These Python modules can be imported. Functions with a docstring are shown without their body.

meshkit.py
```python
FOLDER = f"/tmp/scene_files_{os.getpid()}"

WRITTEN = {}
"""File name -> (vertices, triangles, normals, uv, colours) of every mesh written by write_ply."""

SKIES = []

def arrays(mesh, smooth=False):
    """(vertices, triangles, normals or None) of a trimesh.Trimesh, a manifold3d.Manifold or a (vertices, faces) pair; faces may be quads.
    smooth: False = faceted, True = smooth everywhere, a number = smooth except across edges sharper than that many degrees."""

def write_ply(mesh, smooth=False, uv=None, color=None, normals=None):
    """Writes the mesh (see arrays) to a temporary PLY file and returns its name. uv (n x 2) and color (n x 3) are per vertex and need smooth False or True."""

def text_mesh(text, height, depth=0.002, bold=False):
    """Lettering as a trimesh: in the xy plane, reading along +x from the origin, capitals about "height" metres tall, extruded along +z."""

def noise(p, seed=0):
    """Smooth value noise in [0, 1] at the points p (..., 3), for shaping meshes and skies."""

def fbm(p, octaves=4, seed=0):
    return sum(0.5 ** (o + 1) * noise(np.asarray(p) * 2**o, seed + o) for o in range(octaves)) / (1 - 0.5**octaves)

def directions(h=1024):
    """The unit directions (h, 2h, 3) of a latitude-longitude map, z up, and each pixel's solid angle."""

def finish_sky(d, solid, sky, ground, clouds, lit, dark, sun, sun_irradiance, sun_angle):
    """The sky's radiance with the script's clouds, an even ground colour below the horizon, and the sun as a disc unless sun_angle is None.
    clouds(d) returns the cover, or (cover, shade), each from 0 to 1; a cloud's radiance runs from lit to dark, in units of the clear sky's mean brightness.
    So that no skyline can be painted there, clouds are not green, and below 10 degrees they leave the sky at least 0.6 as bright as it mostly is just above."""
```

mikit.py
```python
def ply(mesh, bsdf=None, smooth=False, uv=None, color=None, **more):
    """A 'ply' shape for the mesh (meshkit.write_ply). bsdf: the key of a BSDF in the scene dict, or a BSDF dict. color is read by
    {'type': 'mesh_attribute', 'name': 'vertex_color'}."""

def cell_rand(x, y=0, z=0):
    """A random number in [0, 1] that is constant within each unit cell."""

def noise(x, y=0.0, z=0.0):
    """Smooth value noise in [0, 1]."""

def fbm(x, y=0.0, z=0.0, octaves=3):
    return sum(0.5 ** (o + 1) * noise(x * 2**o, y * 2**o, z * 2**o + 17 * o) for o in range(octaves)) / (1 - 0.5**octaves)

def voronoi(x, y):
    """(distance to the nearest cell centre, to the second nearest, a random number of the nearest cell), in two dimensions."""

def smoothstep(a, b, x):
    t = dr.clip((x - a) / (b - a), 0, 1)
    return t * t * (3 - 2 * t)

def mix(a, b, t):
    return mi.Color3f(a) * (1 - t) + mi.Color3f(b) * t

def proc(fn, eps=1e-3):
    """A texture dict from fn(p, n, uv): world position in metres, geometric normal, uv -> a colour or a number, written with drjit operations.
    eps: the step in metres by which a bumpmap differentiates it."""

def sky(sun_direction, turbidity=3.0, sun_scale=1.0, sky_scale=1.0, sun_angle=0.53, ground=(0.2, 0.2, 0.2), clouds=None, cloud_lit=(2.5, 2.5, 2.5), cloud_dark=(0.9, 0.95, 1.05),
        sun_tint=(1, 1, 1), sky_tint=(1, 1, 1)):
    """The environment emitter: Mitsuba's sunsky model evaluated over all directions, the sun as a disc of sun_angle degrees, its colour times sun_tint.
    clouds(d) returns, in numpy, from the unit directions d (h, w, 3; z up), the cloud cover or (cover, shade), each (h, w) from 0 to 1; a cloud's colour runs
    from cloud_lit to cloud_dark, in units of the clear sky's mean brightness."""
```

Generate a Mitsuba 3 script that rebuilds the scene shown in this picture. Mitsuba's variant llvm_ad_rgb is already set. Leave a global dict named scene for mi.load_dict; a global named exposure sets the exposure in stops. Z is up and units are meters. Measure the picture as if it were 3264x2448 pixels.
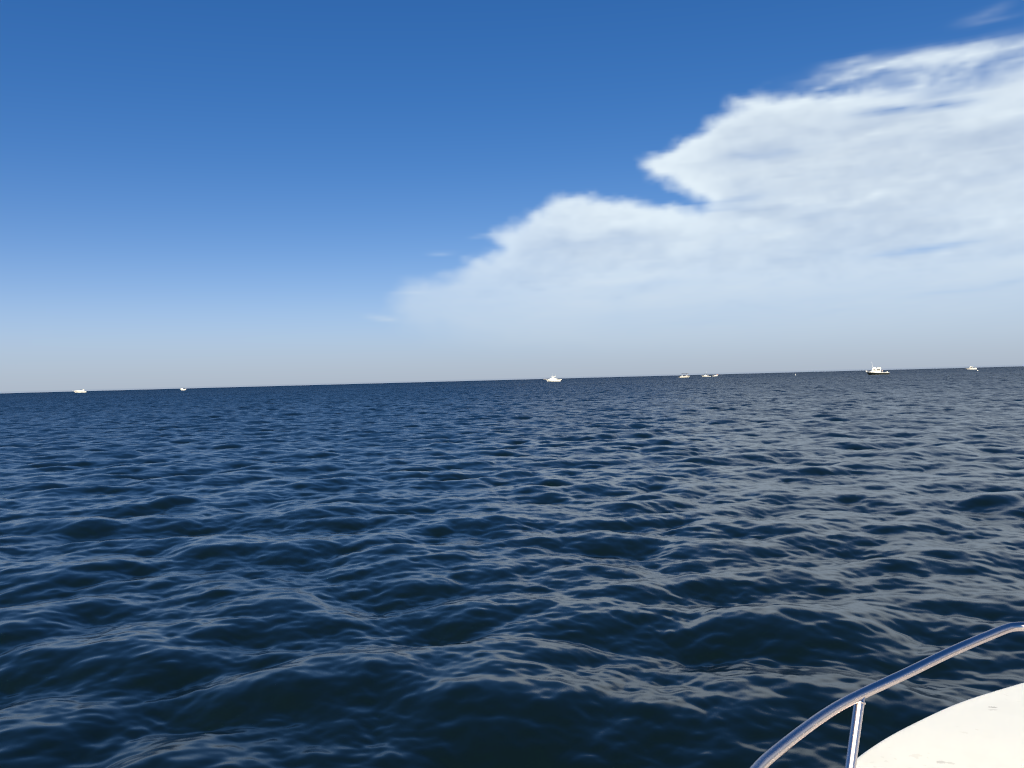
import math
import numpy as np
import trimesh
import manifold3d as m3
import drjit as dr
import mitsuba as mi
import mikit
import meshkit
from scipy.ndimage import map_coordinates, distance_transform_edt, gaussian_filter
from scipy.interpolate import CubicSpline, PchipInterpolator
from shapely.geometry import Polygon, Point
import shapely

T = mi.ScalarTransform4f
scene, labels = {}, {}
EYE = 2.3                      # eye height above the mean water level, standing in a small boat
EARTH = 7.4e6                  # earth radius with refraction: the sea and what floats on it curve away

# ------------------------------------------------------------------ camera
scene['camera'] = {
    'type': 'perspective', 'fov': 61.7, 'near_clip': 0.05, 'far_clip': 30000.0,
    'to_world': T().look_at(origin=[0, 0, EYE], target=[0, 0.99998362, EYE - 0.00572445], up=[0.0264907, 0.00572244, 0.99963268]),
}
exposure = 1.8

# ------------------------------------------------------------------ sky: clear blue, sea haze low down, one bank of cloud to the right
CLOUD_EDGE = [(-7.9, 5.2), (-7.4, 5.9), (-6.77, 6.6), (-5.2, 6.85), (-3.54, 7.12), (-2.75, 7.86), (-1.4, 8.4), (-0.25, 8.86), (-0.9, 9.6), (0.3, 9.9), (1.02, 10.18),
              (2.29, 11.1), (3.23, 11.72), (5.68, 11.79), (8.42, 11.45), (10.5, 10.75), (11.7, 10.3), (12.6, 10.4), (13.2, 10.75), (13.4, 11.05), (12.9, 11.4), (11.73, 12.1),
              (9.96, 12.8), (9.1, 13.4), (8.9, 13.9), (9.5, 14.25), (10.3, 14.4), (11.8, 14.9), (12.9, 15.2), (13.3, 15.95), (14.78, 16.65), (16.51, 17.0), (18.0, 16.75), (18.75, 16.85), (20.67, 16.75),
              (23.07, 16.8), (25.13, 16.9), (28.1, 16.8), (31.2, 16.9), (38, 18), (48, 22), (62, 23), (80, 20), (98, 15), (110, 9), (112, 3), (95, 0), (60, -2), (18, 0.0),
              (6, 1.2), (-0.73, 2.35), (-3.0, 2.8), (-5.4, 3.35), (-6.7, 3.9), (-7.4, 4.5)]
STREAKS = [  # azimuth, elevation, half length, half thickness, tilt, strength: thin cirrus by the bank (positive) and slots of blue in it (negative)
    (23.5, 17.85, 3.6, 0.34, 0.045, 0.62), (26.0, 17.35, 4.2, 0.6, 0.03, 0.38), (26.5, 18.15, 3.6, 0.3, 0.05, 0.5), (29.5, 17.7, 4.0, 0.45, 0.02, 0.6), (22.0, 18.35, 1.7, 0.2, 0.06, 0.35),
    (29.3, 19.75, 1.3, 0.28, 0.12, 0.11), (30.0, 19.35, 1.3, 0.13, 0.03, 0.10), (20.3, 17.25, 0.7, 0.13, 0.3, 0.3),
    (-8.7, 4.32, 1.15, 0.16, -0.14, 0.6), (-6.7, 6.0, 1.1, 0.09, 0.03, 0.25), (-4.4, 8.55, 0.9, 0.1, 0.05, 0.13), (-1.4, 9.55, 0.9, 0.1, 0.1, 0.2),
    (25.6, 15.3, 3.2, 0.24, -0.02, -0.66), (27.8, 15.95, 2.2, 0.3, 0.03, -0.42), (29.8, 16.6, 2.0, 0.3, 0.03, -0.3), (24.8, 16.3, 1.2, 0.18, 0.03, -0.22),
    (14.6, 11.0, 1.9, 0.26, 0.08, -0.34), (13.7, 10.45, 1.9, 0.16, 0.05, -0.28), (12.2, 10.75, 1.7, 0.13, 0.10, 0.45), (13.3, 11.2, 1.3, 0.14, 0.05, 0.35), (16.2, 13.62, 1.9, 0.2, -0.06, -0.2), (18.0, 13.7, 1.0, 0.15, -0.02, -0.2), (26.0, 7.12, 2.7, 0.19, 0.085, -0.55),
    (27.2, 4.4, 2.6, 0.16, 0.06, -0.22), (30.2, 4.85, 1.0, 0.14, 0.08, -0.2), (20.5, 3.6, 1.6, 0.15, 0.06, -0.16), (12.6, 3.35, 2.9, 0.18, 0.0, -0.2), (9.3, 6.0, 3.4, 0.2, 0.0, -0.12),
]
_mask = {}


def edge_field(az, el):
    """Signed distance in degrees to the outline of the cloud bank (positive inside), from a fine raster."""
    if not _mask:
        step = 0.04
        aa, ee = np.arange(-30, 130, step), np.arange(-8, 40, step)
        inside = shapely.contains_xy(Polygon(CLOUD_EDGE), *np.meshgrid(aa, ee))
        sd = (distance_transform_edt(inside) - distance_transform_edt(~inside)) * step
        _mask.update(sd=gaussian_filter(sd, 4), step=step)
    s = _mask['step']
    return map_coordinates(_mask['sd'], [(el + 8) / s, (az + 30) / s], order=1, mode='nearest')


def sky_clouds(d):
    az, el = np.degrees(np.arctan2(d[..., 0], d[..., 1])), np.degrees(np.arcsin(np.clip(d[..., 2], -1, 1)))
    # haze over the sea
    c_haze = PchipInterpolator([-90, 0, .5, 2, 4.2, 6.5, 8.8, 11.5, 14.7, 19, 24.4, 30, 90], [.996, .996, .975, .80, .475, .25, .132, .068, .03, .01, .002, 0, 0])(el)
    s_haze = PchipInterpolator([-90, 0, .5, 2, 4.2, 6.5, 8.8, 14.7, 24, 90], [1, 1, .96, .78, .44, .2, .06, .0, .0, .0])(el)
    cover, shade = c_haze, s_haze
    near = (az > -25) & (az < 125) & (el < 35)
    a, e = az[near], el[near]
    q = np.stack([a * 0.55, e * 1.5, 0 * a], -1)
    wx, wy = meshkit.fbm(q * 0.5 + 31.7, 4, 5) - 0.5, meshkit.fbm(q * 0.5 + 77.1, 4, 9) - 0.5
    sd = edge_field(a + 1.3 * wx, e + 1.0 * wy)
    fine = meshkit.fbm(np.stack([a * 1.1 + 2.0 * wx, e * 1.9 + 2.0 * wy, 0 * a + 3.1], -1), 4, 3) - 0.5
    band = meshkit.fbm(np.stack([a * 0.13, e * 1.15 - 0.05 * a + 1.6 * wy, 0 * a + 8.2], -1), 4, 11) - 0.5
    veil = meshkit.fbm(np.stack([a * 0.42 + 0.8 * wx, (e - 0.06 * a) * 2.4 + 1.0 * wy, 0 * a + 5.5], -1), 4, 21) - 0.5
    soft = np.interp(e, [2, 5, 9, 14, 18], [1.7, 1.05, 0.62, 0.55, 0.75]) * np.interp(a, [0, 22, 30, 50], [1, 1, 1.9, 2.4])
    puff = np.interp(e, [3, 6, 10, 17], [0.5, 0.65, 0.85, 0.95])
    t = np.clip((sd + puff * fine) / soft * 0.5 + 0.5, 0, 1)
    body = t * t * (3 - 2 * t)
    # the bank thins towards the sea and is streaky inside
    inside = np.clip(sd / 2.2, 0, 1)
    dens = 0.93 - 0.10 * inside + 0.34 * band * inside + 0.16 * veil * inside + 0.06 * fine
    dens = dens * np.interp(e, [0, 1.0, 2.5, 5, 8.5, 13], [0.0, 0.18, 0.48, 0.78, 0.93, 1.0])
    dens = dens * np.interp(a - 0.3 * e, [-10, -5, 3], [0.55, 0.78, 1.0])
    wisps = np.zeros_like(a)
    slots = np.zeros_like(a)
    for (sa, se, hl, ht, tilt, k) in STREAKS:
        u, v = (a + 0.7 * wx - sa) / hl, (e + 0.5 * wy - se - tilt * (a - sa)) / ht
        g = np.exp(-(u * u) ** 1.3 - v * v) * np.clip(0.95 + 2.6 * veil + 0.5 * fine, 0, 1.5)
        if k > 0:
            wisps = 1 - (1 - wisps) * (1 - np.clip(k * g, 0, 1))
        else:
            slots = 1 - (1 - slots) * (1 - np.clip(-k * g, 0, 1))
    torn = np.clip((a - 21) / 5, 0, 1) * np.clip(1 - np.abs(e - 17.0) / 1.4, 0, 1)     # the torn upper edge at the right
    cc = np.clip(body * dens * (1 - slots) * (1 - torn * np.clip(0.34 - 2.4 * veil - 0.3 * fine, 0, 0.62)), 0, 1)
    cc = 1 - (1 - cc) * (1 - wisps * np.interp(e, [2, 5, 9], [.5, .7, 1]))
    # lit rims, greyer middle
    rim = np.exp(-np.clip(sd + 0.5 * fine, 0, 9) / 0.9)
    cs = np.clip(0.34 - 0.34 * rim - 0.5 * band * inside - 0.25 * fine, 0, 1) * np.interp(e, [2, 6, 12, 17], [0.9, 1.0, 1.0, 0.8])
    cs = np.maximum(cs, np.interp(e, [0, 2, 5, 9], [0.9, 0.68, 0.42, 0.12]))
    h, s = c_haze[near], s_haze[near]
    out = 1 - (1 - h) * (1 - cc)
    mixed = np.where(out > 1e-6, (cc * cs + (1 - cc) * h * s) / np.maximum(out, 1e-6), 0)
    cover, shade = cover.copy(), shade.copy()
    cover[near], shade[near] = out, mixed
    return cover, shade


SUN = [-0.10, -0.81, 0.57]
scene['sky'] = mikit.sky(SUN, turbidity=3, sky_scale=0.73, sky_tint=(0.27, 0.67, 1.12), sun_scale=1.55, sun_tint=(0.93, 1.0, 1.0), clouds=sky_clouds,
                         cloud_lit=(4.75, 5.3, 5.55), cloud_dark=(2.28, 2.65, 3.14), ground=(0.22, 0.29, 0.43))


# ------------------------------------------------------------------ helpers
def numbered(key):
    if key not in labels and key not in scene:
        return key
    k = 1
    while f'{key}_{k:03d}' in labels or f'{key}_{k:03d}' in scene:
        k += 1
    return f'{key}_{k:03d}'


def thing(name, label, category, group=None):
    key = numbered(name)
    labels[key] = {'label': label, 'category': category}
    if group:
        labels[key]['group'] = group
    return key


def part(parent, name, mesh, bsdf, smooth=30, place=None, label=None, color=None):
    key = numbered(f'{parent}__{name}')
    d = mikit.ply(mesh, bsdf, smooth=smooth, color=color)
    if place is not None:
        d['to_world'] = place
    scene[key] = d
    if label:
        labels[key] = {'label': label}
    return key


def box(x0, x1, y0, y1, z0, z1, r=0.0):
    if r <= 0:
        b = trimesh.creation.box(extents=(x1 - x0, y1 - y0, z1 - z0))
        b.apply_translation(((x0 + x1) / 2, (y0 + y1) / 2, (z0 + z1) / 2))
        return b
    s = m3.Manifold.sphere(r, 12)
    hull = m3.Manifold.batch_hull([s.translate([x, y, z]) for x in (x0 + r, x1 - r) for y in (y0 + r, y1 - r) for z in (z0 + r, z1 - r)])
    return to_mesh(hull)


def to_mesh(man):
    g = man.to_mesh()
    return trimesh.Trimesh(np.array(g.vert_properties[:, :3], float), np.array(g.tri_verts), process=False)


def rod(a, b, r, r2=None, sides=8):
    a, b = np.array(a, float), np.array(b, float)
    c = trimesh.creation.cylinder(radius=1.0, height=1.0, sections=sides)
    v = c.vertices.copy()
    k = np.where(v[:, 2:] > 0, r if r2 is None else r2, r)
    d = b - a
    L = np.linalg.norm(d)
    z = d / L
    x = np.cross(z, [0, 1, 0.1])
    x /= np.linalg.norm(x)
    y = np.cross(z, x)
    c.vertices = a + v[:, :1] * k * x + v[:, 1:2] * k * y + (v[:, 2:] + 0.5) * d
    return c


def tube(points, r, sides=24, closed_ends=True):
    p = np.asarray(points, float)
    t = np.gradient(p, axis=0)
    t /= np.linalg.norm(t, axis=1, keepdims=True)
    n = np.cross(t[0], [0, 0, 1.0])
    n /= np.linalg.norm(n)
    rings = []
    for i in range(len(p)):
        n = n - t[i] * (n @ t[i])
        n /= np.linalg.norm(n)
        b = np.cross(t[i], n)
        a = np.arange(sides) * 2 * np.pi / sides
        rr = r[i] if np.ndim(r) else r
        rings.append(p[i] + rr * (np.cos(a)[:, None] * n + np.sin(a)[:, None] * b))
    v = np.vstack(rings)
    i, j = np.meshgrid(np.arange(len(p) - 1), np.arange(sides), indexing='ij')
    q = np.stack([i * sides + j, i * sides + (j + 1) % sides, (i + 1) * sides + (j + 1) % sides, (i + 1) * sides + j], -1).reshape(-1, 4)
    f = [q[:, [0, 1, 2]], q[:, [0, 2, 3]]]
    if closed_ends:
        m = len(v)
        v = np.vstack([v, p[:1], p[-1:]])
        k = np.arange(sides)
        f += [np.stack([k, k * 0 + m, (k + 1) % sides], 1), np.stack([m - sides + k, m - sides + (k + 1) % sides, k * 0 + m + 1], 1)]
    out = trimesh.Trimesh(v, np.vstack(f), process=False)
    if out.volume < 0:
        out.invert()
    return out


def join(*meshes):
    return trimesh.util.concatenate(list(meshes))


def prism(profile, w_low, w_high=None, line=None):
    """A body with the side profile [(x, z), ...] in the fore-and-aft plane, its half width running from w_low at its foot to w_high at its top."""
    w_high = w_low if w_high is None else w_high
    m = trimesh.creation.extrude_polygon(Polygon(profile), 1.0, engine='earcut')
    v = m.vertices
    z = v[:, 1]
    k = (z - z.min()) / max(np.ptp(z), 1e-6)
    half = w_low + (w_high - w_low) * k
    if line is not None:          # no wider than the deck it stands on
        x, hw, _ = line(1.0)
        half = np.minimum(half, np.maximum(np.interp(v[:, 0], x, hw) - 0.16, 0.12))
    m.vertices = np.stack([v[:, 0], (v[:, 2] - 0.5) * 2 * half, z], 1)
    m.fix_normals()
    return m


def panes(rect, w_low, w_high, zr, thick=0.03):
    """Window panes on both sides of a cabin made by prism(): rect = [(x, z), ...], proud of the wall by 1 cm."""
    out = []
    for s in (1, -1):
        p = trimesh.creation.extrude_polygon(Polygon(rect), thick, engine='earcut')
        v = p.vertices
        k = (v[:, 1] - zr[0]) / (zr[1] - zr[0])
        half = w_low + (w_high - w_low) * k
        p.vertices = np.stack([v[:, 0], s * (half + v[:, 2] - thick + 0.012), v[:, 1]], 1)
        p.fix_normals()
        out.append(p)
    return out


# ------------------------------------------------------------------ materials
def rgb(*c):
    return {'type': 'rgb', 'value': list(c)}


def paint(name, color, rough=0.35, coat=0.0, metal=0.0, spec=0.5):
    scene[name] = {'type': 'twosided', 'bsdf': {'type': 'principled', 'base_color': rgb(*color) if not isinstance(color, dict) else color, 'roughness': rough, 'metallic': metal,
                                                'clearcoat': coat, 'clearcoat_gloss': 0.9, 'specular': spec}}


paint('white_gelcoat', (0.80, 0.80, 0.78), 0.3, 0.4)
paint('off_white', (0.72, 0.70, 0.66), 0.5)
paint('grey_hull', (0.46, 0.45, 0.43), 0.4)
paint('black_hull', (0.012, 0.016, 0.016), 0.3, 0.4)
paint('navy_stripe', (0.015, 0.03, 0.06), 0.35, 0.3)
paint('smoked_glass', (0.05, 0.055, 0.06), 0.12, 0.3)
paint('black_plastic', (0.015, 0.015, 0.017), 0.5)
paint('dark_canvas', (0.03, 0.022, 0.035), 0.9, spec=0.1)
paint('teal_canvas', (0.05, 0.10, 0.13), 0.9, spec=0.1)
paint('red_cloth', (0.45, 0.12, 0.11), 0.9, spec=0.1)
paint('antenna_white', (0.75, 0.77, 0.80), 0.5)
paint('red_bottom', (0.05, 0.018, 0.016), 0.7)
paint('seat_vinyl', (0.55, 0.54, 0.52), 0.6)
scene['clothes'] = {'type': 'twosided', 'bsdf': {'type': 'principled', 'base_color': {'type': 'mesh_attribute', 'name': 'vertex_color'}, 'roughness': 0.85, 'specular': 0.1}}
scene['bright_steel'] = {'type': 'roughconductor', 'material': 'Cr', 'distribution': 'beckmann', 'alpha': 0.11, 'specular_reflectance': {'type': 'rgb', 'value': [0.97, 0.87, 0.78]}}
scene['brushed_steel'] = {'type': 'roughconductor', 'material': 'Cr', 'distribution': 'beckmann', 'alpha': 0.17, 'specular_reflectance': {'type': 'rgb', 'value': [0.95, 0.9, 0.86]}}
scene['boat_steel'] = {'type': 'roughconductor', 'material': 'Cr', 'distribution': 'ggx', 'alpha': 0.3}


def deck_color(p, n, uv):
    grime = mikit.fbm(p.x * 9, p.y * 9, p.z * 9, 4)
    base = mikit.mix((0.72, 0.74, 0.725), (0.70, 0.72, 0.705), mikit.smoothstep(0.45, 0.75, grime))
    spots = mikit.smoothstep(0.80, 0.84, mikit.noise(p.x * 75, p.y * 75, 3.0)) * mikit.smoothstep(0.55, 0.7, mikit.noise(p.x * 11, p.y * 11, 9.0))
    base = mikit.mix(base, (0.5, 0.48, 0.43), 0.2 * spots)
    for (cx, cy, rad, k) in ((1.368, 2.479, 0.012, 0.5), (1.352, 2.455, 0.012, 0.2), (1.019, 2.082, 0.011, 0.3), (1.04, 2.075, 0.009, 0.2)):
        w = mikit.noise(p.x * 130, p.y * 130, 5.0)
        dd = dr.sqrt(dr.square((p.x - cx) * 0.8) + dr.square((p.y - cy) * 1.1)) / rad
        base = mikit.mix(base, (0.16, 0.15, 0.15), k * mikit.smoothstep(1.0, 0.45, dd + 0.9 * (w - 0.45)))
    return base


scene['deck_gelcoat'] = {'type': 'twosided', 'bsdf': {'type': 'principled', 'base_color': mikit.proc(deck_color), 'roughness': 0.38, 'clearcoat': 0.15, 'clearcoat_gloss': 0.8, 'specular': 0.4}}


# ------------------------------------------------------------------ the sea
def wave_tile(size, n, seed, k_lo, k_hi, level):
    """Heights and horizontal shifts of a wind sea on a square tile, from a directional spectrum with random phases."""
    g = np.random.default_rng(seed)
    k1 = np.fft.fftfreq(n, size / n) * 2 * np.pi
    kx, ky = np.meshgrid(k1, k1, indexing='xy')
    k = np.hypot(kx, ky)
    k[0, 0] = 1
    th = np.arctan2(ky, kx)

    def lobe(main, width):
        d = (th - main + np.pi) % (2 * np.pi) - np.pi
        return np.exp(-0.5 * (d / width) ** 2) / (width * 2.5066)

    width = np.clip(0.50 + 0.16 * np.log2(np.maximum(k / KP, 1)), 0.5, 1.25)
    spread = 0.62 * lobe(math.radians(-62), width) + 0.38 * lobe(math.radians(-128), width)
    spec = level * k ** -4.0 * np.exp(-1.25 * (KP / k) ** 2) * spread * (1 + 1.7 * np.exp(-((np.log(k / KP) - 0.65) / 0.75) ** 2))
    spec *= np.exp(-(k / K_CUT) ** 2) * (k >= k_lo) * (k < k_hi)
    dk = 2 * np.pi / size
    amp = np.sqrt(spec * dk * dk) * (g.normal(size=(n, n)) + 1j * g.normal(size=(n, n)))
    amp[0, 0] = 0
    lift = CHOP * np.exp(-(k / 14.0) ** 2) + 0.25 * (1 - np.exp(-(k / 14.0) ** 2))
    f = lambda a: (np.fft.ifft2(a).real * n * n).astype(np.float32)  # noqa: E731
    return size, n, f(amp), f(-1j * kx / k * amp * lift), f(-1j * ky / k * amp * lift)


KP, K_CUT, CHOP, B_SAT = 2 * math.pi / 3.4, 85.0, 1.1, 0.0068
TILES = [(wave_tile(97.0, 2048, 17, 0, 1e9, B_SAT * 0.55), 0.0), (wave_tile(31.3, 1024, 117, 0.8, 1e9, B_SAT * 0.45), 0.21)]


def waves(x, y):
    out = np.zeros((3, len(x)), np.float32)
    for (size, n, h, dx, dy), turn in TILES:
        c, s = math.cos(turn), math.sin(turn)
        u, v = (c * x + s * y) / size * n, (-s * x + c * y) / size * n
        at = [np.mod(v, n), np.mod(u, n)]
        hh, ax, ay = (map_coordinates(a, at, order=3, mode='grid-wrap') for a in (h, dx, dy))
        out += [c * ax - s * ay, s * ax + c * ay, hh]
    return out


def geometric(a, b, ratio):
    return list(np.geomspace(a, b, max(2, int(round(math.log(b / a) / ratio)) + 1)))


radii = np.array(sorted(set(geometric(0.4, 3.4, 0.09) + geometric(3.4, 100, 0.0041)[1:] + geometric(100, 300, 0.0025)[1:] + geometric(300, 420, 0.0045)[1:] + geometric(420, 6600, 0.018)[1:])))
half_turn = np.concatenate([np.linspace(0, math.radians(34), 331), np.linspace(math.radians(34), math.radians(62), 98)[1:], np.linspace(math.radians(62), math.radians(110), 53)[1:], np.linspace(math.radians(110), math.pi, 25)[1:]])
angles = np.concatenate([half_turn, 2 * math.pi - half_turn[-2:0:-1]])     # finest ahead, coarser behind
rg, ag = np.meshgrid(radii, angles, indexing='ij')
x0, y0 = (rg * np.sin(ag)).ravel(), (rg * np.cos(ag)).ravel()
sx, sy, sz = waves(x0, y0)
sea_v = np.stack([x0 + sx, y0 + sy, sz - (x0 * x0 + y0 * y0) / (2 * EARTH)], 1)
na = len(angles)


def grid_faces(i0, i1):
    i, j = np.meshgrid(np.arange(i1 - i0), np.arange(na), indexing='ij')
    j2 = (j + 1) % na
    a, b, c, d = i * na + j, i * na + j2, (i + 1) * na + j2, (i + 1) * na + j
    return np.concatenate([np.stack([a, d, b], -1).reshape(-1, 3), np.stack([b, d, c], -1).reshape(-1, 3)])


allf = grid_faces(0, len(radii) - 1)
fn = np.cross(sea_v[allf[:, 1]] - sea_v[allf[:, 0]], sea_v[allf[:, 2]] - sea_v[allf[:, 0]])
sea_n = np.zeros_like(sea_v)
for k in range(3):
    np.add.at(sea_n, allf[:, k], fn)
sea_n /= np.linalg.norm(sea_n, axis=1, keepdims=True)
if sea_n[:, 2].mean() < 0:
    sea_n = -sea_n
# belts of the same water: the farther ones are meshed coarser, so their smaller waves pass into the gloss
BELTS = [(0, 9, .035), (9, 14, .045), (14, 22, .058), (22, 32, .072), (32, 45, .088), (45, 62, .104), (62, 85, .12), (85, 120, .14), (120, 170, .16), (170, 230, .18), (230, 300, .20), (300, 420, .235), (420, 900, .29), (900, 7000, .31)]
for b, (r0, r1, alpha) in enumerate(BELTS):
    scene[f'water_{b}'] = {'type': 'roughplastic', 'distribution': 'beckmann', 'alpha': alpha, 'int_ior': 1.30, 'ext_ior': 1.0,
                           'diffuse_reflectance': rgb(0.0024, 0.0072, 0.0088), 'nonlinear': False}
    i0, i1 = int(np.searchsorted(radii, r0)), min(int(np.searchsorted(radii, r1)), len(radii) - 1)
    sl = slice(i0 * na, (i1 + 1) * na)
    path = meshkit.write_ply((sea_v[sl], grid_faces(0, i1 - i0 + 0)), False, normals=sea_n[sl])
    scene[f'sea__{b + 1:03d}'] = {'type': 'ply', 'filename': path, 'face_normals': False, 'bsdf': {'type': 'ref', 'id': f'water_{b}'}}
labels['sea'] = {'label': 'dark blue choppy sea reaching to the horizon', 'category': 'sea', 'kind': 'structure'}

# ------------------------------------------------------------------ the boat the photograph is taken from: its bow lower right
own = thing('motor_boat', 'cream white boat in the lower right foreground with a polished steel bow rail', 'boat')
TIP, AX = np.array([2.08, 2.955]), np.array([math.sin(math.radians(11)), math.cos(math.radians(11))])
SIDE = np.array([AX[1], -AX[0]])


def mirror(p):
    p = np.array(p, float)
    off = (p[:2] - TIP) @ SIDE
    p[:2] = p[:2] - 2 * off * SIDE
    return p


port = [TIP - AX * 5.6 - SIDE * 1.50, TIP - AX * 4.4 - SIDE * 1.53, TIP - AX * 3.2 - SIDE * 1.545, (0.17, 1.10), (0.385, 1.57), (0.585, 1.845), (0.806, 2.107), (1.014, 2.299), (1.150, 2.419), (1.276, 2.526), (1.420, 2.632), (1.572, 2.735),
        (1.75, 2.838)]
port = [np.array(p, float) for p in port]
outline = np.array(port + [mirror(p) for p in port[::-1]])
arc = np.concatenate([[0], np.cumsum(np.linalg.norm(np.diff(outline, axis=0), axis=1))])
spl = CubicSpline(arc, outline)
ss = np.linspace(0, arc[-1], 420)
edge = spl(ss)
tang = spl(ss, 1)
tang /= np.linalg.norm(tang, axis=1, keepdims=True)
inward = np.stack([tang[:, 1], -tang[:, 0]], 1)


def deck_z(x, y):
    q = y - (2.252 - 0.23 * (x - 1.022))
    w = 0.05
    ramp = np.where(q > 4 * w, q, w * np.log1p(np.exp(np.clip(q / w, -30, 30))))
    return 1.341 - 0.098 * ramp + 0.012 * np.exp(-((x - 1.6) / 1.2) ** 2) - 0.010


def shell(offsets):
    """Sweeps (inward distance, drop below the deck surface) round the outline."""
    rows = []
    for d, z in offsets:
        p = edge + inward * d
        rows.append(np.column_stack([p, deck_z(edge[:, 0], edge[:, 1]) * (z is not None) + (0 if z is None else z)]))
    return np.array(rows)


def sheet(rows):
    n, m = rows.shape[:2]
    i, j = np.meshgrid(np.arange(n - 1), np.arange(m - 1), indexing='ij')
    q = np.stack([i * m + j, i * m + j + 1, (i + 1) * m + j + 1, (i + 1) * m + j], -1).reshape(-1, 4)
    return trimesh.Trimesh(rows.reshape(-1, 3), np.vstack([q[:, [0, 1, 2]], q[:, [0, 2, 3]]]), process=False)


# deck: rounded edge, then inwards to the centre line; the cockpit is cut out of it
spine_s = np.clip((edge - TIP) @ AX, -5.6, -0.55)
spine = TIP + spine_s[:, None] * AX
reach = np.linalg.norm(spine - edge, axis=1)
ed_z = deck_z(edge[:, 0], edge[:, 1])
R_EDGE = 0.016
rows = []
for a in np.radians([0, 15, 30, 45, 60, 75]):
    p = edge + inward * (R_EDGE * (1 - math.cos(a)))
    rows.append(np.column_stack([p, ed_z - R_EDGE * (1 - math.sin(a))]))
for u in np.concatenate([np.linspace(0, 0.3, 26), np.linspace(0.32, 1, 50)]):
    p = edge + inward * R_EDGE
    p = p + (spine - p) * u
    rows.append(np.column_stack([p, deck_z(p[:, 0], p[:, 1])]))
deck = sheet(np.array(rows))
cockpit = Polygon([TIP - AX * s + SIDE * w for s, w in ((2.35, -1.05), (2.35, 1.05), (2.6, 1.28), (5.4, 1.26), (5.4, -1.26), (2.6, -1.28))]).buffer(0.06)
cent = deck.triangles_center
deck.update_faces(~shapely.contains_xy(cockpit, cent[:, 0], cent[:, 1]))
part(own, 'deck', deck, 'deck_gelcoat', smooth=40, label='smooth cream white foredeck with small dark scuff marks')
hrows = []
for d, z in ((0.0, -R_EDGE), (0.004, -0.06), (0.012, -0.075), (0.012, -0.12), (0.06, -0.5), (0.16, -0.95), (0.30, -1.30), (0.42, -1.6)):
    hrows.append(np.column_stack([edge + inward * d, ed_z + z]))
hull_mesh = sheet(np.array(hrows)[::-1])
stern = np.array([edge[0], edge[-1]])
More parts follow.
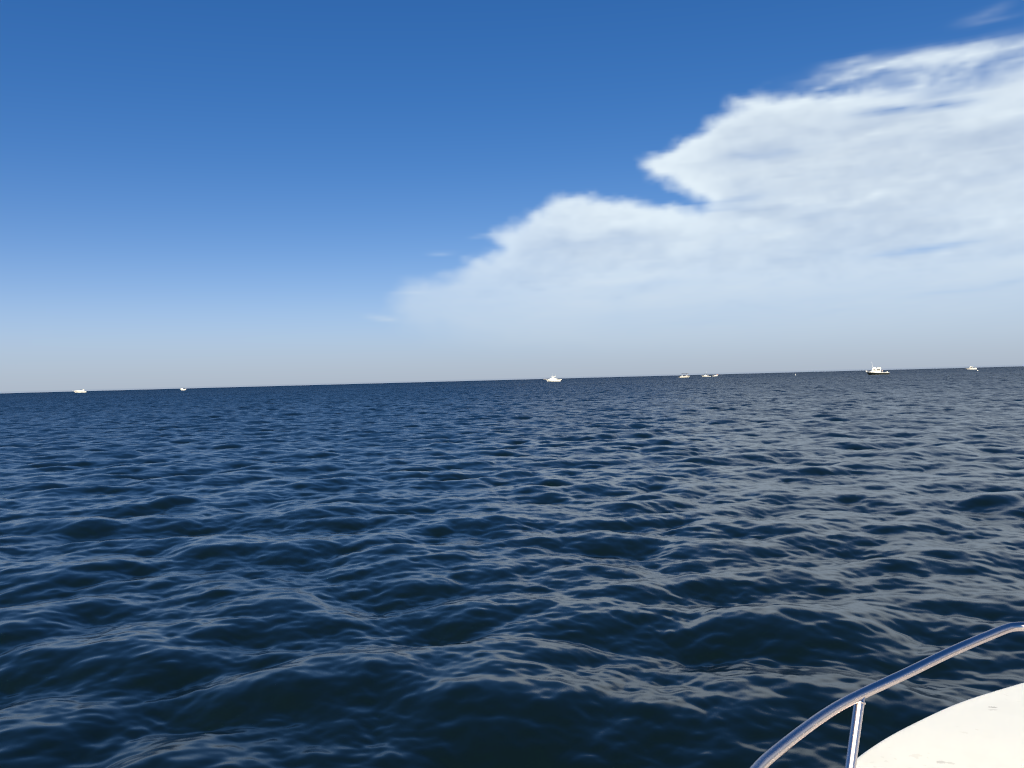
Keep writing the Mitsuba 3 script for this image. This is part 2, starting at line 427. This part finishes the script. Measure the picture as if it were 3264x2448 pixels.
tr = np.array([[*edge[0], 1.33], [*edge[-1], 1.33], [*(edge[-1] + inward[-1] * 0.42), -0.3], [*(edge[0] + inward[0] * 0.42), -0.3]])
part(own, 'hull', join(hull_mesh, trimesh.Trimesh(tr, [[0, 1, 2], [0, 2, 3]], process=False)), 'white_gelcoat', smooth=40)
cp = np.array(cockpit.buffer(0.012).exterior.coords)[:-1]
cpz = deck_z(cp[:, 0], cp[:, 1])
liner = np.array([np.column_stack([cp, cpz + 0.004]), np.column_stack([cp, cp[:, 0] * 0 + 0.48])])
liner = np.concatenate([liner, liner[:, :1]], axis=1)
floor = trimesh.creation.extrude_polygon(cockpit.buffer(0.012), 0.03, engine='earcut')
floor.apply_translation((0, 0, 0.452))
part(own, 'cockpit', join(sheet(liner), floor), 'off_white', smooth=30)
# bow rail
left = [(0.20, 1.24, 1.500), (0.335, 1.50, 1.500), (0.475, 1.726, 1.500), (0.532, 1.798, 1.500), (0.669, 1.944, 1.504), (0.807, 2.064, 1.510), (0.967, 2.165, 1.524), (1.108, 2.249, 1.541), (1.242, 2.326, 1.555), (1.333, 2.379, 1.562)]
corner = [(1.366, 2.397, 1.5645), (1.389, 2.4065, 1.5655), (1.413, 2.408, 1.566), (1.440, 2.401, 1.566), (1.475, 2.389, 1.566)]
corner += [tuple(mirror(c)) for c in corner[::-1]]
aft = [(0.125, 1.06, 1.33), (0.125, 1.06, 1.42), (0.145, 1.11, 1.485)]
path = aft + left + corner + [tuple(mirror(p)) for p in left[::-1]] + [tuple(mirror(p)) for p in aft[::-1]]
path = np.array(path)
al = np.concatenate([[0], np.cumsum(np.linalg.norm(np.diff(path, axis=0), axis=1) ** 0.5)])
fine_s = np.concatenate([np.linspace(al[i], al[i + 1], 9)[:-1] for i in range(len(al) - 1)] + [[al[-1]]])
rail_pts = CubicSpline(al, path)(fine_s)
part(own, 'bow_rail', tube(rail_pts, 0.0127, 32), 'bright_steel', smooth=True, label='polished steel bow rail tube, reflecting blue sky above and cream deck below')
for s in (0, 1):
    a, b = np.array([0.824, 2.075, 1.508]), np.array([0.752, 1.985, 1.318])
    if s:
        a, b = mirror(a), mirror(b)
    post = tube([b + (a - b) * t for t in np.linspace(0, 1, 12)], 0.0122, 32)
    pk = part(own, 'rail_post', post, 'brushed_steel', smooth=True)
    weld = trimesh.creation.torus(0.0118, 0.0034, 40, 10)
    ax = (a - b) / np.linalg.norm(a - b)
    M = trimesh.geometry.align_vectors([0, 0, 1], ax)
    weld.apply_transform(M)
    weld.apply_translation(a - ax * 0.0135)
    part(pk, 'weld_bead', weld, 'bright_steel', smooth=True)
    flange = trimesh.creation.cylinder(0.03, 0.010, sections=40)
    flange.apply_translation((b[0], b[1], deck_z(b[0], b[1]) + 0.004))
    part(pk, 'base_flange', flange, 'bright_steel', smooth=30)


# ------------------------------------------------------------------ boats on the water
def hull_parts(L, B, fb, fs, rake=1.0, draft=0.35, bands=((0.0, 1.0, 'white_gelcoat', 'hull'),), full=0.55, cap=0.07, capmat='white_gelcoat', deckmat='off_white', well=None, sheer_pow=1.8):
    """[(part name, mesh, material)] of a planing hull, bow towards +x, waterline at z = 0. bands: (from, to) as fractions of the side's height."""
    n = 40
    t = 1 - (1 - np.linspace(0, 1, n)) ** 1.5
    w = np.where(t < full, 0.93 + 0.07 * np.sin(t / full * np.pi / 2), 1.0 - np.clip((t - full) / (1 - full), 0, 1) ** 2.3)
    zs = fs + (fb - fs) * t ** sheer_pow

    def line(k):          # a waterline of the side: k = 0 at the keel side, 1 at the sheer
        z = -draft + (zs + draft) * k
        x = -L / 2 + t * (L - rake * (1 - k))
        half = B / 2 * (w ** (1.6 - 0.6 * k)) * (0.80 + 0.20 * k)
        return x, np.maximum(half, 0.02), z

    def side(k0, k1, out=0.0):
        res = []
        for s in (1, -1):
            rows = []
            for k in np.linspace(k0, k1, 5):
                x, half, z = line(k)
                rows.append(np.column_stack([x, s * (half + out), z]))
            m = sheet(np.array(rows))
            if s < 0:
                m.invert()
            m.invert()
            res.append(m)
        a, b = line(k0), line(k1)
        tr = np.array([[a[0][0], a[1][0], a[2][0]], [a[0][0], -a[1][0], a[2][0]], [b[0][0], -b[1][0], b[2][0]], [b[0][0], b[1][0], b[2][0]]])
        res.append(trimesh.Trimesh(tr, [[0, 2, 1], [0, 3, 2]], process=False))
        nose = np.array([[a[0][-1], -a[1][-1], a[2][-1]], [a[0][-1], a[1][-1], a[2][-1]], [b[0][-1], b[1][-1], b[2][-1]], [b[0][-1], -b[1][-1], b[2][-1]]])
        res.append(trimesh.Trimesh(nose, [[0, 1, 2], [0, 2, 3]], process=False))
        return join(*res)

    def zfrac(h):         # the side is given from the waterline (0) to the sheer (1)
        return (draft + h * (fs + fb) / 2) / (draft + (fs + fb) / 2)

    out = []
    for (h0, h1, mat, name) in bands:
        out.append((name, side(0.0 if h0 == 0 else zfrac(h0), zfrac(h1)), mat))
    x, half, z = line(1.0)
    drows = np.array([np.column_stack([x, half * f, z - 0.01 + 0.03 * (1 - f * f)]) for f in np.linspace(1, -1, 9)])
    dk = sheet(drows)
    dk.invert()
    if dk.face_normals[:, 2].mean() < 0:
        dk.invert()
    if well:              # an open cockpit: the deck is cut, a floor lies lower
        c = dk.triangles_center
        yw = np.interp(c[:, 0], x, half) - 0.22
        keep = ~((c[:, 0] > well[0]) & (c[:, 0] < well[1]) & (np.abs(c[:, 1]) < yw))
        dk.update_faces(keep)
        xf = np.linspace(well[0] - 0.1, well[1] + 0.1, 16)
        hf = np.maximum(np.interp(xf, x, half) - 0.2, 0.05)
        fl = sheet(np.array([np.column_stack([xf, hf * f, 0 * xf + well[2]]) for f in (1, -1)]))
        if fl.face_normals[:, 2].mean() < 0:
            fl.invert()
        wall = [sheet(np.array([np.column_stack([xf, s * hf, 0 * xf + well[2]]), np.column_stack([xf, s * hf, np.interp(xf, x, z)])])) for s in (1, -1)]
        ends = [trimesh.Trimesh([[xx, hh, well[2]], [xx, -hh, well[2]], [xx, -hh, zz], [xx, hh, zz]], [[0, 1, 2], [0, 2, 3]], process=False)
                for xx, hh, zz in ((xf[0], hf[0], np.interp(xf[0], x, z)), (xf[-1], hf[-1], np.interp(xf[-1], x, z)))]
        dk = join(dk, fl, *wall, *ends)
    out.append(('deck', dk, deckmat))
    pts = [np.column_stack([x, s * half, z]) for s in (1, -1)]
    out.append(('gunwale', join(*[tube(p, cap / 2, 8) for p in pts], tube(np.array([pts[0][0], (pts[0][0] + pts[1][0]) / 2, pts[1][0]]), cap / 2, 8)), capmat))
    return out, line


def spot(dist, az, heading, trim=0.0, heel=0.0, dz=0.0):
    """Afloat at this distance and azimuth (degrees, clockwise from straight ahead), the bow pointing to this heading."""
    a = math.radians(az)
    z = dz - dist * dist / (2 * EARTH)
    return T().translate([dist * math.sin(a), dist * math.cos(a), z]).rotate([0, 0, 1], 90 - heading).rotate([0, 1, 0], -trim).rotate([1, 0, 0], heel)


def outboard(parent, x, z, place, cowl='black_plastic', leg='black_plastic', k=1.0, y=0.0):
    o = part(parent, 'outboard_motor', join(box(x - 0.35 * k, x + 0.1 * k, y - 0.16 * k, y + 0.16 * k, z - 0.75 * k, z, 0.05), box(x - 0.25 * k, x - 0.02, y - 0.07 * k, y + 0.07 * k, z - 1.5 * k, z - 0.7 * k, 0.03)), leg, place=place)
    part(o, 'cowl', box(x - 0.48 * k, x + 0.2 * k, y - 0.24 * k, y + 0.24 * k, z - 0.02, z + 0.48 * k, 0.12 * k), cowl, place=place)


def person(label, x, y, z, facing, place, shirt, trousers=(0.05, 0.06, 0.09), pose='stand', hair=(0.05, 0.03, 0.02)):
    """One continuous figure in boat coordinates, feet (or the seat) at height z."""
    k = thing('person', label, 'person')
    sit = pose == 'sit'
    hip = 0.0 if sit else 0.92
    J = {'pelvis': (0, 0, hip + 0.08, .15), 'waist': (0, 0, hip + .25, .13), 'chest': (0, 0, hip + .45, .155), 'neck': (0.01, 0, hip + .60, .06), 'head': (0.03, 0, hip + .74, .105), 'crown': (0.02, 0, hip + .80, .095)}
    for s, q in ((1, 'l'), (-1, 'r')):
        J['sh' + q] = (0, s * .19, hip + .53, .07)
        J['el' + q] = (.10, s * .25, hip + .28, .05)
        J['wr' + q] = (.30, s * .20, hip + .22, .036)
        J['ha' + q] = (.39, s * .18, hip + .23, .042)
        J['hi' + q] = (0, s * .09, hip, .10)
        J['kn' + q] = (.44, s * .12, hip + .02, .072) if sit else (.03, s * .11, .48, .07)
        J['an' + q] = (.42, s * .12, hip - .40, .05) if sit else (0, s * .12, .09, .05)
        J['to' + q] = (.60, s * .13, hip - .43, .04) if sit else (.17, s * .13, .04, .04)
    bones = [('pelvis', 'waist'), ('waist', 'chest'), ('chest', 'neck'), ('neck', 'head'), ('head', 'crown')]
    for q in 'lr':
        bones += [('chest', 'sh' + q), ('sh' + q, 'el' + q), ('el' + q, 'wr' + q), ('wr' + q, 'ha' + q), ('pelvis', 'hi' + q), ('hi' + q, 'kn' + q), ('kn' + q, 'an' + q), ('an' + q, 'to' + q)]
    ball = lambda n: m3.Manifold.sphere(J[n][3], 16).translate(J[n][:3])  # noqa: E731
    body = m3.Manifold()
    for a, b in bones:
        body = body + m3.Manifold.batch_hull([ball(a), ball(b)])
    m = to_mesh(body.refine_to_length(0.06))
    m.merge_vertices()
    trimesh.smoothing.filter_taubin(m, iterations=8)
    v = m.vertices
    col = np.tile(np.array(shirt, float), (len(v), 1))
    low = v[:, 2] < hip + 0.12
    if sit:
        low |= (v[:, 0] > 0.2) & (v[:, 2] < hip + 0.12)
    col[low] = trousers
    col[(v[:, 2] > hip + 0.60) | ((v[:, 0] > 0.27) & (v[:, 2] > hip + 0.15))] = (0.42, 0.25, 0.18)
    col[(v[:, 2] > hip + 0.80) | ((v[:, 2] > hip + 0.68) & (v[:, 0] < 0.0) & (np.abs(v[:, 1]) < 0.13))] = hair
    c, s = math.cos(math.radians(facing)), math.sin(math.radians(facing))
    m.vertices = np.column_stack([x + c * v[:, 0] - s * v[:, 1], y + s * v[:, 0] + c * v[:, 1], z + v[:, 2]])
    d = mikit.ply(m, 'clothes', smooth=True, color=col)
    d['to_world'] = place
    scene[k] = d


def bow_rail(x0, x1, half0, z0, z1, h, line, posts=4):
    x, hf, z = line(1.0)
    xs = np.linspace(x0, x1, 12)
    res = []
    for s in (1, -1):
        p = np.column_stack([xs, s * np.maximum(np.interp(xs, x, hf) - 0.06, 0.03), np.interp(xs, x, z) + h])
        res.append(tube(p, 0.025, 6))
        for i in np.linspace(0, 11, posts).astype(int):
            res.append(rod(p[i], p[i] - [0, 0, h], 0.02, sides=6))
    return join(*res)


GROUP = 'boats lying out on the open sea'

# 1 lobster boat: black hull, white wheelhouse (the largest, on the right)
P = spot(401, 23.1, 292, heel=1.0)
b = thing('fishing_boat', 'black hulled fishing boat with a white wheelhouse and tall aerial, largest boat on the sea', 'boat', GROUP)
ps, line = hull_parts(9.3, 3.1, 1.50, 0.80, rake=1.35, bands=((0, 0.84, 'black_hull', 'hull'), (0.84, 1.0, 'white_gelcoat', 'topside_band')), cap=0.12, well=(-4.3, -1.3, 0.45), full=0.5, sheer_pow=2.0)
for n_, m_, t_ in ps:
    part(b, n_, m_, t_, place=P)
part(b, 'trunk_cabin', prism([(0.6, 0.9), (3.0, 1.18), (2.9, 1.42), (2.2, 1.62), (0.6, 1.72)], 1.05, 0.85, line), 'white_gelcoat', place=P)
wh = part(b, 'wheelhouse', prism([(-1.25, 0.55), (-1.25, 2.66), (2.0, 2.66), (2.38, 1.55), (2.38, 0.9)], 1.18, 1.08, None), 'white_gelcoat', place=P)
for rect in ([(1.95, 1.78), (1.50, 1.78), (1.50, 2.40), (1.82, 2.40)], [(1.32, 1.78), (0.72, 1.78), (0.72, 2.40), (1.32, 2.40)], [(0.28, 1.78), (-1.0, 1.78), (-1.0, 2.38), (0.28, 2.38)]):
    for p_ in panes(rect, 1.18, 1.08, (0.55, 2.66)):
        part(wh, 'window', p_, 'smoked_glass', place=P, smooth=False)
for y in (-0.52, 0.52):
    wsp = trimesh.Trimesh([[2.05, y - .42, 2.52], [2.05, y + .42, 2.52], [2.36, y + .42, 1.66], [2.36, y - .42, 1.66]], [[0, 2, 1], [0, 3, 2]], process=False)
    wsp.apply_translation((0.03, 0, 0.012))
    part(wh, 'windscreen', wsp, 'smoked_glass', place=P, smooth=False)
part(b, 'roof', box(-1.55, 2.15, -1.22, 1.22, 2.66, 2.78, 0.05), 'white_gelcoat', place=P)
part(b, 'raft_canister', join(box(0.75, 1.7, -0.3, 0.3, 2.86, 3.38, 0.14), box(0.9, 1.5, -0.25, 0.25, 2.78, 2.9)), 'white_gelcoat', place=P)
rk = [rod((x, y, 2.78), (x, y, 3.2), 0.03) for x in (-1.35, -0.6, 0.15) for y in (-.8, .8)] + [rod((-1.35, y, z), (0.15, y, z), 0.03) for y in (-.8, .8) for z in (3.0, 3.2)] + [rod((x, -.8, 3.2), (x, .8, 3.2), 0.03) for x in (-1.35, .15)]
part(b, 'roof_rack', join(*rk, box(-1.35, 0.15, -.7, .7, 2.86, 3.08, 0.06)), 'antenna_white', place=P)
part(b, 'aerial', rod((1.85, 0.5, 2.78), (2.15, 0.5, 5.6), 0.05, 0.02), 'antenna_white', place=P)
part(b, 'bow_chock', box(4.25, 4.62, -0.16, 0.16, 1.48, 1.92, 0.06), 'white_gelcoat', place=P)
part(b, 'bow_rail', bow_rail(2.6, 4.5, 0, 0, 0, 0.42, line, 4), 'boat_steel', place=P)
part(b, 'stern_tank', join(box(-4.15, -3.65, 0.2, 0.9, 0.45, 1.38, 0.05), box(-4.1, -3.7, -0.9, -0.3, 0.45, 1.25, 0.05)), 'seat_vinyl', place=P)
part(b, 'exhaust_stack', rod((-1.42, -0.9, 1.0), (-1.42, -0.9, 2.3), 0.06), 'boat_steel', place=P)
person('person in a pale top standing behind the wheelhouse of the black fishing boat', -1.85, 0.5, 0.46, 200, P, (0.62, 0.55, 0.55), (0.45, 0.40, 0.42))

# 2 express fishing boat: all white, centre of the picture
P = spot(571, 2.76, 274, trim=1.0)
b = thing('fishing_boat', 'all white sport fishing boat with hardtop, two aerials and bow pulpit, nearest the centre', 'boat', GROUP)
ps, line = hull_parts(9.8, 3.4, 1.42, 1.22, rake=1.5, draft=0.4, cap=0.09, well=(-4.3, -1.6, 0.5), full=0.5)
for n_, m_, t_ in ps:
    part(b, n_, m_, t_, place=P)
part(b, 'boot_stripe', hull_parts(9.8, 3.44, 1.42, 1.22, rake=1.5, draft=0.4, bands=((0, 0.10, 'navy_stripe', 'x'),), full=0.5)[0][0][1], 'navy_stripe', place=P)
part(b, 'bow_pulpit', join(box(4.5, 6.35, -0.24, 0.24, 1.40, 1.52, 0.04)), 'white_gelcoat', place=P)
part(b, 'bow_rail', join(bow_rail(0.9, 4.75, 0, 0, 0, 0.5, line, 5), *[tube([(4.7, s * .2, 1.95), (5.6, s * .22, 1.98), (6.3, s * .2, 2.0), (6.35, s * .1, 1.98)], 0.03, 6) for s in (1, -1)], rod((6.3, -.2, 2.0), (6.3, .2, 2.0), .03), rod((6.25, .2, 1.5), (6.3, .2, 2.0), .03), rod((6.25, -.2, 1.5), (6.3, -.2, 2.0), .03)), 'boat_steel', place=P)
part(b, 'cabin', prism([(-1.5, 1.15), (3.3, 1.4), (3.15, 1.62), (2.55, 1.80), (1.7, 1.95), (0.75, 2.05), (-1.5, 1.9)], 1.25, 1.0, line), 'white_gelcoat', place=P)
ws = part(b, 'windscreen', prism([(1.75, 1.95), (0.85, 2.62), (0.15, 2.72), (-0.4, 2.45), (-1.5, 1.85)], 1.02, 0.9), 'white_gelcoat', place=P)
part(b, 'hardtop', box(-1.85, 1.15, -1.15, 1.15, 3.12, 3.3, 0.07), 'white_gelcoat', place=P)
for x0, x1 in ((0.85, 0.5), (-1.15, -0.95)):
    for s in (1, -1):
        part(b, 'hardtop_leg', rod((x0, s * 1.0, 2.0), (x1, s * 1.0, 3.15), 0.05), 'white_gelcoat', place=P)
part(b, 'aerial', rod((0.4, 0.7, 3.28), (0.42, 0.7, 5.5), 0.045, 0.02), 'antenna_white', place=P)
part(b, 'aerial', rod((-1.35, 0.7, 3.28), (-1.35, 0.7, 5.1), 0.06, 0.03), 'antenna_white', place=P)
part(b, 'helm_seat', join(box(-2.65, -2.15, -0.35, 0.35, 0.5, 2.0, 0.12)), 'white_gelcoat', place=P)
outboard(b, -5.1, 0.95, P, cowl='white_gelcoat', leg='black_plastic', k=1.1)

# 3 runabout under a dark canopy
P = spot(646, 11.4, 80, heel=-0.5)
b = thing('motor_boat', 'beige motor boat shaded by a dark bimini canopy, right of the white sport fishing boat', 'boat', GROUP)
ps, line = hull_parts(7.9, 2.5, 1.22, 1.0, rake=0.9, bands=((0, 0.62, 'grey_hull', 'hull'), (0.62, 0.78, 'seat_vinyl', 'rub_strake'), (0.78, 1.0, 'off_white', 'topside_band')), cap=0.08, well=(-3.2, 1.6, 0.5), full=0.45, sheer_pow=1.3)
for n_, m_, t_ in ps:
    part(b, n_, m_, t_, place=P)
part(b, 'windscreen', prism([(1.2, 1.1), (1.9, 1.15), (1.2, 1.75), (0.95, 1.75)], 1.0, 0.85), 'seat_vinyl', place=P)
cv = [(-2.1, 2.80), (-1.95, 2.99), (-1.0, 3.14), (0.2, 3.20), (1.4, 3.10), (2.35, 2.93), (2.5, 2.74), (2.2, 2.80), (1.2, 2.93), (0, 3.0), (-1, 2.96), (-1.9, 2.84)]
part(b, 'canopy', prism(cv, 1.2, 1.15), 'dark_canvas', place=P)
for xa, xb in ((-1.9, -0.6), (2.2, 0.9), (0.2, 0.2)):
    for s in (1, -1):
        part(b, 'canopy_pole', rod((xa, s * 1.12, 2.88), (xb, s * 1.12, 1.05), 0.03), 'boat_steel', place=P)
part(b, 'stern_seat', join(box(-2.5, -1.75, -1.0, 1.0, 0.5, 1.55, 0.12)), 'white_gelcoat', place=P)
part(b, 'swim_platform', box(-4.75, -3.85, -0.9, 0.9, 0.25, 0.38, 0.03), 'seat_vinyl', place=P)
outboard(b, -4.05, 0.75, P, k=1.15)
person('person in dark clothes sitting in the middle of the beige boat under the dark canopy', -0.3, 0.35, 1.05, 0, P, (0.025, 0.025, 0.03), pose='sit')
part(b, 'helm_seat', box(-0.75, -0.1, 0.05, 0.65, 0.5, 1.0, 0.08), 'seat_vinyl', place=P)

# 4 centre console with a dark stripe and a T-top
P = spot(670, 12.76, 281, trim=1.5)
b = thing('motor_boat', 'white motor boat with navy hull stripe and small dark top, left of the close pair', 'boat', GROUP)
ps, line = hull_parts(6.9, 2.4, 1.25, 0.72, rake=1.2, bands=((0, 0.42, 'white_gelcoat', 'hull'), (0.42, 0.82, 'navy_stripe', 'hull_stripe'), (0.82, 1.0, 'white_gelcoat', 'topside_band')), cap=0.09, well=(-2.9, 0.5, 0.35), full=0.45)
for n_, m_, t_ in ps:
    part(b, n_, m_, t_, place=P)
part(b, 'console', prism([(-0.9, 0.4), (1.8, 0.95), (1.2, 1.25), (0.55, 1.75), (-0.2, 1.5), (-0.9, 1.1)], 0.75, 0.55), 'white_gelcoat', place=P)
part(b, 'windscreen', prism([(0.55, 1.72), (0.85, 1.5), (0.35, 2.05), (0.2, 2.05)], 0.5, 0.45), 'smoked_glass', place=P)
part(b, 'top', box(-1.2, 1.3, -0.95, 0.95, 2.52, 2.64, 0.05), 'teal_canvas', place=P)
for x in (-0.8, 0.5):
    for s in (1, -1):
        part(b, 'top_leg', rod((x, s * 0.75, 0.9), (x * 0.9, s * 0.75, 2.54), 0.03), 'boat_steel', place=P)
part(b, 'aerial', rod((-0.35, 0.5, 2.62), (-0.35, 0.5, 5.0), 0.03, 0.015), 'antenna_white', place=P)
outboard(b, -3.6, 0.75, P, k=1.0)
person('person in a dark jacket at the console of the navy striped boat', -0.75, 0.3, 0.37, 10, P, (0.05, 0.045, 0.05), (0.04, 0.04, 0.05))
person('person in brown sitting towards the stern of the navy striped boat', -1.65, -0.2, 0.85, 30, P, (0.10, 0.06, 0.05), (0.05, 0.04, 0.04), pose='sit')
part(b, 'stern_seat', box(-2.1, -1.4, -0.6, 0.5, 0.35, 0.84, 0.06), 'seat_vinyl', place=P)

# 5 small open boat close to it
P = spot(833, 13.41, 72, trim=2.5)
b = thing('motor_boat', 'small open white boat with a reddish bow, right of the close pair', 'boat', GROUP)
ps, line = hull_parts(5.0, 2.1, 1.35, 0.95, rake=1.0, cap=0.08, well=(-2.2, 0.9, 0.4), full=0.45)
for n_, m_, t_ in ps:
    part(b, n_, m_, t_, place=P)
part(b, 'bow_cushion', box(0.9, 2.2, -0.4, 0.4, 1.12, 1.5, 0.08), 'red_cloth', place=P)
outboard(b, -2.7, 1.0, P, k=0.9)
part(b, 'seat', box(-1.9, -1.3, -0.5, 0.5, 0.4, 0.88, 0.06), 'seat_vinyl', place=P)
person('person in dark clothes sitting at the stern of the small open boat', -1.75, 0.0, 0.95, 10, P, (0.06, 0.045, 0.045), (0.05, 0.04, 0.05), pose='sit')
part(b, 'flag_staff', rod((-2.3, 0.7, 1.0), (-2.5, 0.7, 2.6), 0.025), 'boat_steel', place=P)

# 6 express cruiser on the far right
P = spot(890, 28.21, 296)
b = thing('cabin_cruiser', 'white cabin cruiser with dark side windows, farthest right on the horizon', 'boat', GROUP)
ps, line = hull_parts(8.3, 2.9, 1.30, 1.12, rake=1.3, bands=((0, 0.70, 'white_gelcoat', 'hull'), (0.70, 0.90, 'seat_vinyl', 'hull_stripe'), (0.90, 1.0, 'white_gelcoat', 'topside_band')), cap=0.09, well=(-3.4, -1.2, 0.5), full=0.48)
for n_, m_, t_ in ps:
    part(b, n_, m_, t_, place=P)
part(b, 'bow_pulpit', box(3.6, 4.7, -0.2, 0.2, 1.30, 1.42, 0.03), 'white_gelcoat', place=P)
cb = part(b, 'cabin', prism([(-1.0, 1.1), (2.4, 1.25), (2.2, 1.5), (1.5, 1.62), (1.25, 2.35), (-1.0, 2.35)], 1.1, 0.95), 'seat_vinyl', place=P)
for p_ in panes([(1.25, 1.55), (-0.7, 1.55), (-0.7, 2.25), (1.12, 2.25)], 1.1, 0.95, (1.1, 2.35)):
    part(cb, 'window', p_, 'smoked_glass', place=P, smooth=False)
part(b, 'hardtop', box(-1.6, 1.35, -1.05, 1.05, 2.36, 2.5, 0.05), 'white_gelcoat', place=P)
part(b, 'radar_dome', join(box(0.35, 1.05, -0.35, 0.35, 2.55, 2.95, 0.14), box(0.55, 0.85, -.15, .15, 2.48, 2.6)), 'white_gelcoat', place=P)
part(b, 'stern_bench', box(-3.7, -2.9, -1.0, 1.0, 0.5, 1.45, 0.12), 'white_gelcoat', place=P)
person('person in a white shirt standing in the stern of the cabin cruiser', -2.35, 0.4, 0.51, 170, P, (0.75, 0.75, 0.75), (0.6, 0.6, 0.62))

# 7 big white cruiser on the far left
P = spot(1104, -26.77, 236, trim=1.6)
b = thing('cabin_cruiser', 'sleek white express cruiser with a raked radar arch, farthest left boat', 'boat', GROUP)
ps, line = hull_parts(13.4, 4.0, 1.95, 1.75, rake=2.9, draft=0.5, cap=0.12, well=(-5.6, -2.0, 0.9), full=0.5)
for n_, m_, t_ in ps:
    part(b, n_, m_, t_, place=P)
part(b, 'bow_pulpit', box(6.2, 7.7, -0.25, 0.25, 1.95, 2.12, 0.04), 'white_gelcoat', place=P)
part(b, 'cabin', prism([(-4.6, 1.5), (5.0, 1.9), (3.9, 2.5), (1.5, 2.85), (-2.3, 2.95), (-4.6, 2.4)], 1.6, 1.25, line), 'white_gelcoat', place=P)
part(b, 'windscreen', prism([(0.2, 2.85), (-0.9, 3.35), (-1.8, 3.4), (-2.2, 2.92)], 1.2, 1.0), 'smoked_glass', place=P)
part(b, 'radar_arch', join(*[prism([(-2.4, 2.6), (-3.6, 2.5), (-4.75, 4.0), (-4.35, 4.05)], 0.1, 0.1).apply_translation((0, s * 1.3, 0)) for s in (1, -1)], box(-4.85, -4.25, -1.4, 1.4, 3.86, 4.06, 0.06)), 'white_gelcoat', place=P)

# 8 small runabout, second from the left
P = spot(904, -21.01, 255, trim=2.0)
b = thing('motor_boat', 'tiny white runabout with a low cuddy, second boat from the left', 'boat', GROUP)
ps, line = hull_parts(5.4, 2.2, 1.35, 0.95, rake=1.3, cap=0.08, well=(-2.3, -0.3, 0.4), full=0.45)
for n_, m_, t_ in ps:
    part(b, n_, m_, t_, place=P)
part(b, 'cuddy', prism([(-0.4, 1.0), (2.0, 1.3), (1.3, 1.6), (0.5, 1.85), (-0.2, 1.7)], 0.85, 0.6, line), 'white_gelcoat', place=P)
part(b, 'windscreen', prism([(0.4, 1.8), (0.0, 2.2), (-0.25, 2.2), (-0.2, 1.7)], 0.62, 0.5), 'seat_vinyl', place=P)
outboard(b, -2.85, 1.0, P, k=0.9, cowl='white_gelcoat')
person('person in grey standing behind the windscreen of the tiny runabout', -0.8, 0.2, 0.42, 0, P, (0.22, 0.20, 0.20))


# buoys
def buoy(label, dist, az, r, kind='ball'):
    k = thing('mooring_buoy', label, 'buoy')
    Pb = spot(dist, az, 0)
    s = trimesh.creation.icosphere(3, r)
    if kind == 'ball':
        s.apply_translation((0, 0, r * 0.55))
        part(k, 'float', s, 'white_gelcoat', smooth=True, place=Pb)
        part(k, 'eye', join(trimesh.creation.torus(r * 0.18, r * 0.05, 16, 8).apply_transform(trimesh.transformations.rotation_matrix(math.pi / 2, [1, 0, 0])).apply_translation((0, 0, r * 1.66)), rod((0, 0, r * 1.4), (0, 0, r * 1.52), r * 0.2)), 'boat_steel', smooth=True, place=Pb)
    else:
        prof = [(0.0, -r), (r * .8, -r * .8), (r, 0), (r, r * 1.6), (r * .7, r * 2.4), (r * .25, r * 2.8), (r * .25, r * 3.4), (0.001, r * 3.4)]
        part(k, 'float', trimesh.creation.revolve(prof, sections=24), 'white_gelcoat', smooth=30, place=Pb)
        part(k, 'stick', rod((0, 0, r * 3.3), (0.1, 0, r * 5), 0.03), 'antenna_white', place=Pb)


buoy('white ball buoy floating behind the cabin cruiser at the far right', 555, 28.52, 0.33)
buoy('white ball buoy between the navy striped boat and the small open boat', 778, 13.21, 0.40)
buoy('narrow white buoy alone between the close pair of boats and the black fishing boat', 557, 18.30, 0.24, 'stick')
